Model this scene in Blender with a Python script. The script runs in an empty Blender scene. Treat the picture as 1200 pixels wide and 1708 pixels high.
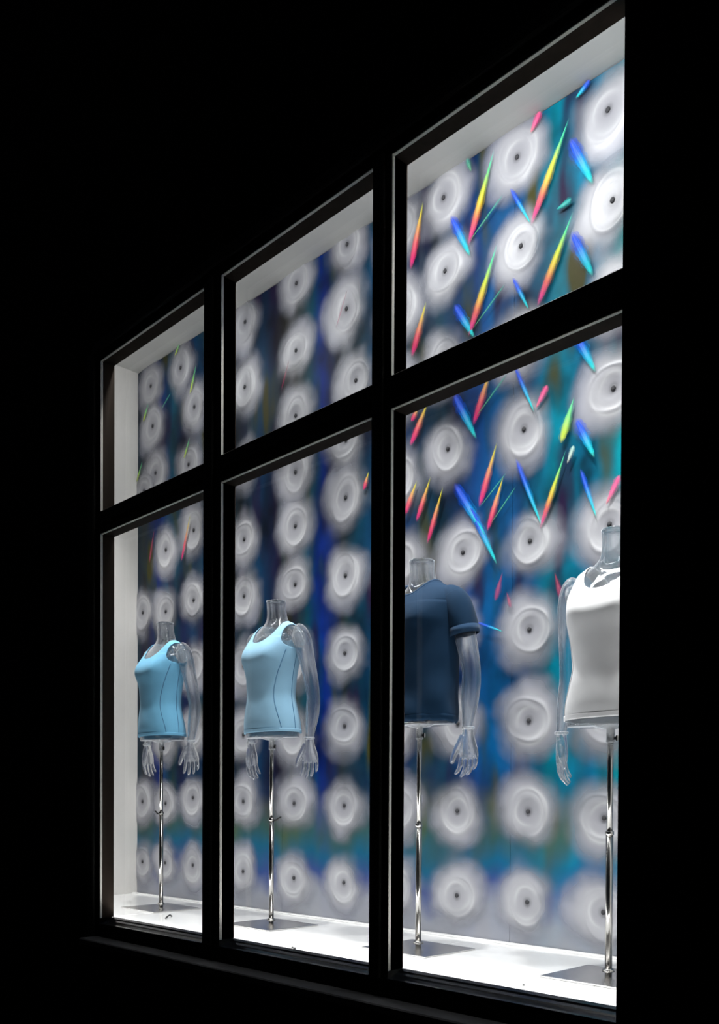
import bpy, math, random
import numpy as np
from mathutils import Matrix, Vector

random.seed(7)
rng = np.random.default_rng(7)
sc = bpy.context.scene
COL = sc.collection

# ------------------------------------------------------------------ camera
def make_camera():
    a, p, r, cy, F = 0.77716, -0.01323, 0.00524, 1367.24, 1500.0
    ax = Vector((-math.cos(a) * math.cos(p), math.sin(a) * math.cos(p), math.sin(p)))
    rt = Vector((math.sin(a), math.cos(a), 0.0))
    up = rt.cross(ax)
    rt2 = math.cos(r) * rt + math.sin(r) * up
    up2 = -math.sin(r) * rt + math.cos(r) * up
    cam = bpy.data.cameras.new('camera')
    cam.sensor_fit = 'HORIZONTAL'
    cam.sensor_width = 36.0
    cam.lens = 36.0 * F / 1200.0
    cam.shift_y = (cy - 854.0) / 1200.0
    cam.clip_start = 0.05
    o = bpy.data.objects.new('camera', cam)
    COL.objects.link(o)
    m = Matrix((rt2, up2, -ax)).transposed().to_4x4()
    m.translation = Vector((0, 0, 0.5))
    o.matrix_world = m
    sc.camera = o
make_camera()

# ------------------------------------------------------------------ world (night) and exposure
w = bpy.data.worlds.new('night')
sc.world = w
w.use_nodes = True
w.node_tree.nodes['Background'].inputs[0].default_value = (0.55, 0.6, 0.75, 1)
w.node_tree.nodes['Background'].inputs[1].default_value = 0.006
sc.view_settings.view_transform = 'Standard'
sc.view_settings.look = 'None'
sc.view_settings.exposure = 0.0
sc.view_settings.gamma = 1.0
sc.view_settings.use_curve_mapping = False
sc.cycles.transparent_max_bounces = 40
sc.cycles.max_bounces = 16
sc.cycles.transmission_bounces = 14

# ------------------------------------------------------------------ showcase lamps (ceiling spots near the glass)
def spot(x, y, z, tx, ty, tz, watt, size=1.3, blend=0.6, radius=0.05, col=(1.0, 0.985, 0.96)):
    l = bpy.data.lights.new('showcase_spot', 'SPOT')
    l.energy = watt
    l.spot_size = size
    l.spot_blend = blend
    l.shadow_soft_size = radius
    l.color = col
    o = bpy.data.objects.new('showcase_spot', l)
    o.location = (x, y, z)
    o.rotation_euler = (Vector((tx, ty, tz)) - Vector((x, y, z))).to_track_quat('-Z', 'Y').to_euler()
    COL.objects.link(o)
for sx, sw in ((-4.25, 170), (-3.43, 165), (-2.56, 190), (-1.75, 225), (-1.1, 210)):
    spot(sx, 2.14, 2.95, sx + .05, 2.40, 0.0, sw, 1.15, 0.9)
def strip(x, y, z, lx, ly, rx, watt, col=(1, 1, 1)):
    l = bpy.data.lights.new('showcase_tube', 'AREA')
    l.shape = 'RECTANGLE'
    l.size, l.size_y = lx, ly
    l.energy = watt
    l.color = col
    o = bpy.data.objects.new('showcase_tube', l)
    o.location = (x, y, z)
    o.rotation_euler = (rx, 0, 0)
    COL.objects.link(o)
strip(-2.75, 2.085, 2.95, 3.4, 0.04, math.radians(32), 17)
strip(-1.75, 2.085, 2.95, 1.3, 0.04, math.radians(36), 12)
strip(-2.75, 2.030, 0.014, 3.5, 0.02, math.radians(145), 11)      # unseen uplight added along the foot of the glass, facing up and back
for bx, bw in ((-3.2, 1.2), (-2.32, 1.3), (-1.47, 1.6)):          # unseen fill strips added behind the transom for frontal light
    strip(bx, 2.020, 1.735, 0.72, 0.02, math.radians(48), bw)

# ------------------------------------------------------------------ helpers
def tag(o, label=None, cat=None, group=None, kind=None):
    if label: o['label'] = label
    if cat: o['category'] = cat
    if group: o['group'] = group
    if kind: o['kind'] = kind
    return o
def empty(name, loc=(0, 0, 0), rz=0.0):
    o = bpy.data.objects.new(name, None)
    o.empty_display_size = 0.1
    o.location = loc
    o.rotation_euler = (0, 0, rz)
    COL.objects.link(o)
    return o
def mesh(name, verts, faces, mat, smooth=False):
    m = bpy.data.meshes.new(name)
    m.from_pydata([tuple(map(float, q)) for q in verts], [], [tuple(map(int, f)) for f in faces])
    m.update()
    if mat: m.materials.append(mat)
    if smooth: m.polygons.foreach_set('use_smooth', [True] * len(m.polygons))
    return m
def link(name, m, parent=None, loc=None, rot=None):
    o = bpy.data.objects.new(name, m)
    COL.objects.link(o)
    if parent: o.parent = parent
    if loc: o.location = loc
    if rot: o.rotation_euler = rot
    return o
class MB:
    def __init__(s): s.v = []; s.f = []
    def add(s, v, f):
        n = len(s.v); s.v += [tuple(q) for q in v]; s.f += [tuple(i + n for i in q) for q in f]; return s
    def box(s, x0, x1, y0, y1, z0, z1, b=0.0):
        if b <= 0:
            v = [(x, y, z) for x in (x0, x1) for y in (y0, y1) for z in (z0, z1)]
            return s.add(v, [(0, 1, 3, 2), (4, 6, 7, 5), (0, 4, 5, 1), (2, 3, 7, 6), (0, 2, 6, 4), (1, 5, 7, 3)])
        # chamfered box: three inset rings per corner
        X, Y, Z = (x0, x1), (y0, y1), (z0, z1)
        v = []
        for i in (0, 1):
            for j in (0, 1):
                for k in (0, 1):
                    sx, sy, sz = (b, -b)[i], (b, -b)[j], (b, -b)[k]
                    v += [(X[i], Y[j] + sy, Z[k] + sz), (X[i] + sx, Y[j], Z[k] + sz), (X[i] + sx, Y[j] + sy, Z[k])]
        c = lambda i, j, k, a: ((i * 2 + j) * 2 + k) * 3 + a
        f = []
        for i in (0, 1):
            q = [c(i, 0, 0, 0), c(i, 0, 1, 0), c(i, 1, 1, 0), c(i, 1, 0, 0)]; f.append(q if i == 0 else q[::-1])
            q = [c(0, i, 0, 1), c(1, i, 0, 1), c(1, i, 1, 1), c(0, i, 1, 1)]; f.append(q if i == 0 else q[::-1])
            q = [c(0, 0, i, 2), c(0, 1, i, 2), c(1, 1, i, 2), c(1, 0, i, 2)]; f.append(q if i == 0 else q[::-1])
        for i in (0, 1):
            for j in (0, 1):
                f.append([c(i, j, 0, 0), c(i, j, 1, 0), c(i, j, 1, 1), c(i, j, 0, 1)])
                f.append([c(i, 0, j, 0), c(i, 1, j, 0), c(i, 1, j, 2), c(i, 0, j, 2)])
                f.append([c(0, i, j, 1), c(1, i, j, 1), c(1, i, j, 2), c(0, i, j, 2)])
                for k in (0, 1): f.append([c(i, j, k, 0), c(i, j, k, 1), c(i, j, k, 2)])
        return s.add(v, f)
    def loft(s, rings, cap0=True, cap1=True):
        n = len(rings[0]); base = len(s.v)
        for r in rings: s.v += [tuple(q) for q in r]
        for i in range(len(rings) - 1):
            for j in range(n):
                k = (j + 1) % n
                s.f.append((base + i * n + j, base + i * n + k, base + (i + 1) * n + k, base + (i + 1) * n + j))
        if cap0: s.f.append(tuple(base + j for j in range(n))[::-1])
        if cap1: s.f.append(tuple(base + (len(rings) - 1) * n + j for j in range(n)))
        return s
    def cyl(s, x, y, z0, z1, r0, r1=None, n=20):
        r1 = r0 if r1 is None else r1
        ring = lambda z, r: [(x + r * math.cos(2 * math.pi * t / n), y + r * math.sin(2 * math.pi * t / n), z) for t in range(n)]
        return s.loft([ring(z0, r0), ring(z1, r1)])
    def lathe(s, x, y, prof, n=24, cap0=True, cap1=True):
        return s.loft([[(x + r * math.cos(2 * math.pi * t / n), y + r * math.sin(2 * math.pi * t / n), z) for t in range(n)] for r, z in prof], cap0, cap1)
    def tube(s, pts, rad, n=10, cap=True):
        P = [Vector(p) for p in pts]
        rad = [rad] * len(P) if not hasattr(rad, '__len__') else list(rad)
        rings = []; ref = None
        for i, p in enumerate(P):
            t = (P[min(i + 1, len(P) - 1)] - P[max(i - 1, 0)]).normalized()
            if ref is None:
                ref = Vector((1, 0, 0)) if abs(t.x) < .8 else Vector((0, 1, 0))
            u = (ref - t * ref.dot(t)).normalized(); ref = u
            q = t.cross(u)
            rings.append([p + (u * math.cos(2 * math.pi * k / n) + q * math.sin(2 * math.pi * k / n)) * rad[i] for k in range(n)])
        return s.loft(rings, cap, cap)
    def build(s, name, mat, parent=None, smooth=False):
        return link(name, mesh(name, s.v, s.f, mat, smooth), parent)
def fix_normals(m):
    import bmesh
    b = bmesh.new(); b.from_mesh(m)
    bmesh.ops.remove_doubles(b, verts=b.verts, dist=1e-5)
    bmesh.ops.recalc_face_normals(b, faces=b.faces)
    b.to_mesh(m); b.free()
def spline(knots, n):
    """Catmull-Rom through rows of knots, n samples."""
    K = np.array(knots, float); m = len(K)
    t = np.linspace(0, m - 1, n); out = []
    for u in t:
        i = min(int(u), m - 2); f = u - i
        p0, p1, p2, p3 = K[max(i - 1, 0)], K[i], K[i + 1], K[min(i + 2, m - 1)]
        out.append(.5 * ((2 * p1) + (p2 - p0) * f + (2 * p0 - 5 * p1 + 4 * p2 - p3) * f * f + (3 * p1 - p0 - 3 * p2 + p3) * f ** 3))
    return np.array(out)

# ------------------------------------------------------------------ materials
def new_mat(name):
    m = bpy.data.materials.new(name); m.use_nodes = True
    nt = m.node_tree
    return m, nt, nt.nodes['Principled BSDF'], nt.nodes['Material Output']
def N(nt, typ, **kw):
    n = nt.nodes.new(typ)
    for k, v in kw.items(): setattr(n, k, v)
    return n
def ramp(nt, stops, interp='LINEAR'):
    r = N(nt, 'ShaderNodeValToRGB'); cr = r.color_ramp; cr.interpolation = interp
    while len(cr.elements) < len(stops): cr.elements.new(0.5)
    for e, (p, c) in zip(cr.elements, stops):
        e.position = p; e.color = (*c, 1) if len(c) == 3 else c
    return r
def math_(nt, op, a, b=None, c=None, clamp=False):
    n = N(nt, 'ShaderNodeMath', operation=op); n.use_clamp = clamp
    for i, q in enumerate((a, b, c)):
        if q is None: continue
        if isinstance(q, (int, float)): n.inputs[i].default_value = q
        else: nt.links.new(q, n.inputs[i])
    return n.outputs[0]
def simple(name, col, rough=.5, metal=0.0, spec=.5, noise=0.0, scale=8.0, bump=0.0, stretch=(1, 1, 1)):
    m, nt, b, out = new_mat(name)
    b.inputs['Roughness'].default_value = rough
    b.inputs['Metallic'].default_value = metal
    b.inputs['Specular IOR Level'].default_value = spec
    tc = N(nt, 'ShaderNodeTexCoord'); mp = N(nt, 'ShaderNodeMapping')
    mp.inputs['Scale'].default_value = stretch
    nt.links.new(tc.outputs['Object'], mp.inputs['Vector'])
    nz = N(nt, 'ShaderNodeTexNoise'); nz.inputs['Scale'].default_value = scale; nz.inputs['Detail'].default_value = 4
    nt.links.new(mp.outputs[0], nz.inputs['Vector'])
    lo = tuple(c * (1 - noise) for c in col); hi = tuple(min(1, c * (1 + noise)) for c in col)
    r = ramp(nt, [(.3, lo), (.7, hi)])
    nt.links.new(nz.outputs['Fac'], r.inputs[0]); nt.links.new(r.outputs[0], b.inputs['Base Color'])
    if bump:
        bp = N(nt, 'ShaderNodeBump'); bp.inputs['Strength'].default_value = bump; bp.inputs['Distance'].default_value = .01
        nt.links.new(nz.outputs['Fac'], bp.inputs['Height']); nt.links.new(bp.outputs[0], b.inputs['Normal'])
    return m
M_facade = simple('black_facade', (.006, .006, .006), .8, spec=.15, noise=.3, scale=5, bump=.1)
M_frame = simple('black_frame', (.010, .009, .008), .5, spec=.3, noise=.2, scale=20)
M_reveal = simple('dark_brown_reveal', (.034, .025, .019), .75, spec=.06, noise=.15, scale=30, stretch=(1, 1, .1))
M_bead = simple('pale_bead', (.80, .78, .70), .5, noise=.12, scale=12)
M_sill = simple('dark_glossy_sill', (.012, .014, .018), .22, spec=.6, noise=.2, scale=20)
M_ledge = simple('grey_ledge', (.030, .030, .034), .7, noise=.25, scale=9)
M_white_wall = simple('white_wall', (.72, .70, .675), .7, noise=.02, scale=3, bump=.05)
M_ceiling = simple('ceiling_paint', (.62, .62, .60), .8, noise=.015, scale=3)
M_floor = simple('white_gloss_floor', (.90, .90, .90), .12, spec=.6, noise=.01, scale=3)
M_floor_gap = simple('floor_joint', (.25, .25, .25), .6, noise=.1)
M_chrome = simple('chrome', (.40, .39, .375), .16, metal=1.0, noise=.03)
M_steel = simple('brushed_plate', (.62, .61, .60), .24, metal=1.0, noise=.05, scale=60, stretch=(1, .05, 1))
M_black = simple('black_plastic', (.012, .012, .012), .4)
M_pin = simple('grey_pin', (.05, .05, .055), .85, spec=.1, noise=.2, scale=40)
M_floor_outside = simple('dark_pavement', (.02, .02, .02), .9, noise=.3, scale=6)

def fabric(name, col, sheen=.12):
    m = simple(name, col, .85, spec=.12, noise=.05, scale=14, bump=.12)
    b = m.node_tree.nodes['Principled BSDF']
    b.inputs['Sheen Weight'].default_value = sheen
    b.inputs['Sheen Roughness'].default_value = .5
    return m
M_light_blue = fabric('light_blue_jersey', (.25, .45, .61))
M_blue2 = fabric('sky_blue_jersey', (.15, .40, .60))
M_navy = fabric('navy_jersey', (.0038, .023, .056), .05)
M_white_cloth = fabric('white_jersey', (.80, .80, .82))
M_seam_blue = fabric('blue_seam', (.06, .17, .30))
M_seam_white = fabric('white_seam', (.62, .62, .65))
M_seam_navy = fabric('navy_seam', (.012, .04, .09))

def acrylic(name, clear=.35, tint=(.94, .965, .98), ior=1.42, haze=.015):
    m, nt, b, out = new_mat(name)
    nt.nodes.remove(b)
    tr = N(nt, 'ShaderNodeBsdfTransparent'); tr.inputs[0].default_value = (*tint, 1)
    g = N(nt, 'ShaderNodeBsdfGlass'); g.inputs['Roughness'].default_value = .0; g.inputs['IOR'].default_value = ior; g.inputs[0].default_value = (.98, .985, .99, 1)
    d = N(nt, 'ShaderNodeBsdfDiffuse'); d.inputs[0].default_value = (.8, .82, .86, 1)
    m1 = N(nt, 'ShaderNodeMixShader'); m1.inputs[0].default_value = clear
    nt.links.new(g.outputs[0], m1.inputs[1]); nt.links.new(tr.outputs[0], m1.inputs[2])
    lw = N(nt, 'ShaderNodeLayerWeight'); lw.inputs['Blend'].default_value = .5
    e = math_(nt, 'MULTIPLY_ADD', math_(nt, 'POWER', lw.outputs['Facing'], 7.0), .9, haze)
    m2 = N(nt, 'ShaderNodeMixShader')
    nt.links.new(e, m2.inputs[0]); nt.links.new(m1.outputs[0], m2.inputs[1]); nt.links.new(d.outputs[0], m2.inputs[2])
    nt.links.new(m2.outputs[0], out.inputs['Surface'])
    return m
M_acrylic = acrylic('clear_acrylic')
M_acrylic_hand = acrylic('clear_acrylic_hand', .25, haze=.07)
M_joint = acrylic('clear_joint', .2, haze=.25)
def pane_mat():
    m, nt, b, out = new_mat('window_glass'); nt.nodes.remove(b)
    tr = N(nt, 'ShaderNodeBsdfTransparent'); tr.inputs[0].default_value = (.97, .98, .98, 1)
    gl = N(nt, 'ShaderNodeBsdfGlossy'); gl.inputs['Roughness'].default_value = .0
    lw = N(nt, 'ShaderNodeLayerWeight'); lw.inputs['Blend'].default_value = .5
    f2 = math_(nt, 'MULTIPLY_ADD', math_(nt, 'POWER', lw.outputs['Facing'], 5.0), .9, .03)
    mx = N(nt, 'ShaderNodeMixShader')
    nt.links.new(f2, mx.inputs[0]); nt.links.new(tr.outputs[0], mx.inputs[1]); nt.links.new(gl.outputs[0], mx.inputs[2])
    nt.links.new(mx.outputs[0], out.inputs['Surface'])
    return m
M_glass = pane_mat()

# ------------------------------------------------------------------ dimensions
YO, YG, YB = 1.940, 2.007, 2.731          # outer face of the frame, glass, backdrop sheet
ZT, ZL, ZU = 2.430, 1.683, 1.780          # head, transom underside, transom top
BAYS = [(-3.587, -2.813), (-2.704, -1.931), (-1.850, -1.090)]
XL, XR = -4.612, -0.86                    # showcase side walls
ZC = 2.990                                # showcase ceiling

# ------------------------------------------------------------------ setting
def structure(name, mb, mat, parent=None):
    o = mb.build(name, mat, parent)
    if parent is None: o['kind'] = 'structure'
    return o
structure('floor_outside', MB().box(-9, 3, -2.5, 1.95, -1.0, -.9), M_floor_outside)
x0, x1 = BAYS[0][0] - .012, BAYS[2][1] + .012
structure('wall_front', MB().box(-16, x0, YO, YG, -.9, 12).box(x1, 3, YO - .03, YG, -.9, 12).box(x0, x1, YO, YG, ZT + .012, 12).box(x0, x1, YO, YG, -.9, -.012), M_facade)
structure('wall_left', MB().box(XL - .05, XL, YG + .05, YB + .08, -.02, ZC), M_white_wall)
structure('wall_right', MB().box(XR, XR + .05, YG + .05, YB + .08, -.02, ZC), M_white_wall)
structure('wall_back', MB().box(XL - .05, XR + .05, YB + .03, YB + .08, -.02, ZC + .05), M_white_wall)
structure('ceiling', MB().box(XL - .05, XR + .05, YG + .05, YB + .03, ZC, ZC + .05), M_ceiling)
fl = structure('floor', MB().box(XL, XR, YG - .01, YB + .03, -.06, -.012), M_floor_gap)
joints = [XL, -3.700, -2.912, -2.124, -1.338, XR]
for k in range(5):
    MB().box(joints[k] + .0018, joints[k + 1] - .0018, YG - .008, YB - .035, -.012, 0, .001).build('floor_panel', M_floor, fl)
tag(MB().box(XL, XR, YB - .034, YB - .004, -.012, .006, .002).build('baseboard_back', M_floor), kind='structure')

# frame members
def member(name, mb, mat): return tag(mb.build(name, mat), kind='structure')
for k, (a, b) in enumerate(((BAYS[0][1], BAYS[1][0]), (BAYS[1][1], BAYS[2][0]))):
    c = (a + b) / 2
    t = member('trim_%d' % (k + 1), MB().box(a, b, YO, YG, -.012, ZT + .012, .002), M_frame)
    MB().box(c - .018, c + .018, YO - .012, YO + .001, -.012, ZT + .012, .003).build('fillet', M_frame, t)
# outer architrave round the whole window
t = member('trim_3', MB().box(x0 - .07, x0 - .02, YO - .018, YO + .001, -.09, ZT + .08, .005)
           .box(x0 - .07, x1 + .01, YO - .018, YO + .001, ZT + .035, ZT + .08, .005), M_frame)
# ledge below the window
t = member('trim_4', MB().box(x0 - .005, .6, 1.850, YO + .001, -.092, -.066, .004), M_ledge)

for i, (a, b) in enumerate(BAYS):
    wd = tag(empty('window_%d' % (i + 1), ((a + b) / 2, YG, 0)), kind='structure')
    cx = (a + b) / 2
    def W(name, mb, mat, smooth=False):
        mb.v = [(p[0] - cx, p[1] - YG, p[2]) for p in mb.v]
        return mb.build(name, mat, wd, smooth)
    # transom: upper nose, brown slanted underside, lower rail
    W('transom', MB().box(a, b, YO, YG, 1.728, ZU, .002).box(a, b, YO + .012, YG, ZL + .001, 1.7285), M_frame)
    W('transom_moulding', MB().loft([[(x, YO + .001, 1.728), (x, YO + .0125, 1.714), (x, YO + .0125, 1.728)] for x in (a + .001, b - .001)]), M_reveal)
    for z0, z1 in ((.013, ZL), (ZU, ZT)):
        rv = MB()
        rv.box(a - .012, a, YO + .012, YG + .001, z0, z1).box(a, b, YO + .012, YG + .001, z1, z1 + .006)
        rv.box(b, b + .004, YO + .012, YG + .001, z0, z1)
        W('reveal', rv, M_reveal)
        for q in (MB().box(a - .0005, a + .0028, YO, YO + .0115, z0, z1 - .004, .001), MB().box(a, b, YO, YO + .0115, z1 - .0028, z1 + .0005, .001)):
            W('bead', q, M_bead)
        gx = .004
        W('pane', MB().box(a - .003, b + .003, YG, YG + .006, z0 - .01, z1 + .003), M_glass)
    # sill: sloped bar with two ribs
    s_ = [(YO - .004, -.014), (YO - .004, -.009), (YO + .006, -.007), (YO + .014, -.010), (YO + .026, -.004), (YO + .032, .000), (YO + .046, .004), (YO + .050, .009), (YO + .068, .013), (YO + .068, -.014)]
    W('sill', MB().loft([[(x, y, z) for y, z in s_] for x in (a, b)]), M_sill)

# ------------------------------------------------------------------ holographic backdrop
def sheet_mat():
    m, nt, b, out = new_mat('holographic_sheet')
    tc = N(nt, 'ShaderNodeTexCoord'); sp = N(nt, 'ShaderNodeSeparateXYZ')
    nt.links.new(tc.outputs['Object'], sp.inputs[0])
    nz = N(nt, 'ShaderNodeTexNoise'); nz.inputs['Scale'].default_value = 1.0; nz.inputs['Detail'].default_value = 2
    mp = N(nt, 'ShaderNodeMapping'); mp.inputs['Scale'].default_value = (4.0, 1, 2.2)
    nt.links.new(tc.outputs['Object'], mp.inputs[0]); nt.links.new(mp.outputs[0], nz.inputs['Vector'])
    # bands of colour along the sheet, waved by noise
    wav = math_(nt, 'MULTIPLY_ADD', nz.outputs['Fac'], .16, -.08)
    u = math_(nt, 'ADD', sp.outputs[0], wav)
    u = math_(nt, 'MULTIPLY_ADD', u, 1 / 3.5, 4.7 / 3.5)          # 0 at x=-4.7, 1 at x=-1.2
    P = lambda x: (x + 4.7) / 3.5
    bands = [(-4.65, (.01, .05, .09)), (-4.52, (.05, .05, .05)), (-4.38, (.004, .025, .20)), (-4.24, (.004, .08, .12)), (-4.14, (.006, .012, .07)),
             (-4.02, (.004, .05, .12)), (-3.80, (.008, .010, .05)), (-3.62, (.02, .04, .05)), (-3.48, (.002, .04, .10)), (-3.36, (.008, .006, .03)),
             (-3.24, (.045, .045, .02)), (-3.10, (.003, .07, .11)), (-3.02, (.002, .025, .22)), (-2.90, (.02, .03, .03)), (-2.78, (.003, .05, .09)),
             (-2.60, (.003, .04, .15)), (-2.44, (.015, .035, .07)), (-2.32, (.006, .05, .09)), (-2.18, (.008, .05, .20)), (-2.05, (.002, .10, .27)),
             (-1.93, (.008, .09, .25)), (-1.80, (.00, .24, .32)), (-1.66, (.00, .22, .40)), (-1.52, (.00, .28, .28)), (-1.36, (.01, .20, .34))]
    r1 = ramp(nt, [(P(x), c) for x, c in bands]); nt.links.new(u, r1.inputs[0])
    # second, darker/brighter mottling: black to full
    nz2 = N(nt, 'ShaderNodeTexNoise'); nz2.inputs['Scale'].default_value = 1.0; nz2.inputs['Detail'].default_value = 3
    mp2 = N(nt, 'ShaderNodeMapping'); mp2.inputs['Scale'].default_value = (5.0, 1, 3.4); mp2.inputs['Location'].default_value = (3, 1, 7)
    nt.links.new(tc.outputs['Object'], mp2.inputs[0]); nt.links.new(mp2.outputs[0], nz2.inputs['Vector'])
    k = N(nt, 'ShaderNodeMapRange'); k.inputs['From Min'].default_value = .32; k.inputs['From Max'].default_value = .62
    k.inputs['To Min'].default_value = .22; k.inputs['To Max'].default_value = 1.35
    nt.links.new(nz2.outputs['Fac'], k.inputs[0])
    mul = N(nt, 'ShaderNodeMix', data_type='RGBA', blend_type='MULTIPLY'); mul.inputs[0].default_value = 1
    nt.links.new(r1.outputs[0], mul.inputs[6]); nt.links.new(k.outputs[0], mul.inputs[7])
    # hue patches olive / purple / green
    nz3 = N(nt, 'ShaderNodeTexNoise'); nz3.inputs['Scale'].default_value = 1.0
    mp3 = N(nt, 'ShaderNodeMapping'); mp3.inputs['Scale'].default_value = (6.0, 1, 1.8); mp3.inputs['Location'].default_value = (9, 2, 4)
    nt.links.new(tc.outputs['Object'], mp3.inputs[0]); nt.links.new(mp3.outputs[0], nz3.inputs['Vector'])
    r3 = ramp(nt, [(0.0, (.05, .02, .07)), (.36, (.02, .012, .05)), (.47, (.005, .03, .07)), (.55, (.008, .08, .09)), (.66, (.07, .07, .015)), (1, (.09, .06, .02))])
    nt.links.new(nz3.outputs['Fac'], r3.inputs[0])
    f3 = math_(nt, 'ABSOLUTE', math_(nt, 'SUBTRACT', nz3.outputs['Fac'], .5))
    f3 = math_(nt, 'MULTIPLY', math_(nt, 'SUBTRACT', f3, .04), 7.0, clamp=True)
    mix3 = N(nt, 'ShaderNodeMix', data_type='RGBA')
    nt.links.new(f3, mix3.inputs[0]); nt.links.new(mul.outputs[2], mix3.inputs[6]); nt.links.new(r3.outputs[0], mix3.inputs[7])
    # low band printed with green / teal / violet; pale foot is floor reflection painted in
    zz = math_(nt, 'ADD', sp.outputs[2], math_(nt, 'MULTIPLY_ADD', nz.outputs['Fac'], .3, -.15))
    r4 = ramp(nt, [(0.0, (.55, .56, .58)), (.10, (.50, .52, .56)), (.20, (.06, .12, .40)), (.30, (.01, .22, .38)), (.40, (.10, .24, .16)), (.50, (.26, .28, .20)), (.58, (.04, .06, .16)), (1, (.02, .05, .18))])
    nt.links.new(zz, r4.inputs[0])
    fz = N(nt, 'ShaderNodeMapRange'); fz.inputs['From Min'].default_value = .70; fz.inputs['From Max'].default_value = .12; fz.inputs['To Min'].default_value = 0; fz.inputs['To Max'].default_value = .85
    nt.links.new(zz, fz.inputs[0])
    mix4 = N(nt, 'ShaderNodeMix', data_type='RGBA')
    nt.links.new(fz.outputs[0], mix4.inputs[0]); nt.links.new(mix3.outputs[2], mix4.inputs[6]); nt.links.new(r4.outputs[0], mix4.inputs[7])
    dk = N(nt, 'ShaderNodeMix', data_type='RGBA', blend_type='MULTIPLY'); dk.inputs[0].default_value = 1; dk.inputs[7].default_value = (.58, .58, .62, 1)
    nt.links.new(mix4.outputs[2], dk.inputs[6]); nt.links.new(dk.outputs[2], b.inputs['Base Color'])
    b.inputs['Roughness'].default_value = .45
    b.inputs['Metallic'].default_value = .0
    b.inputs['Specular IOR Level'].default_value = .08
    return m
M_sheet = sheet_mat()

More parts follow.
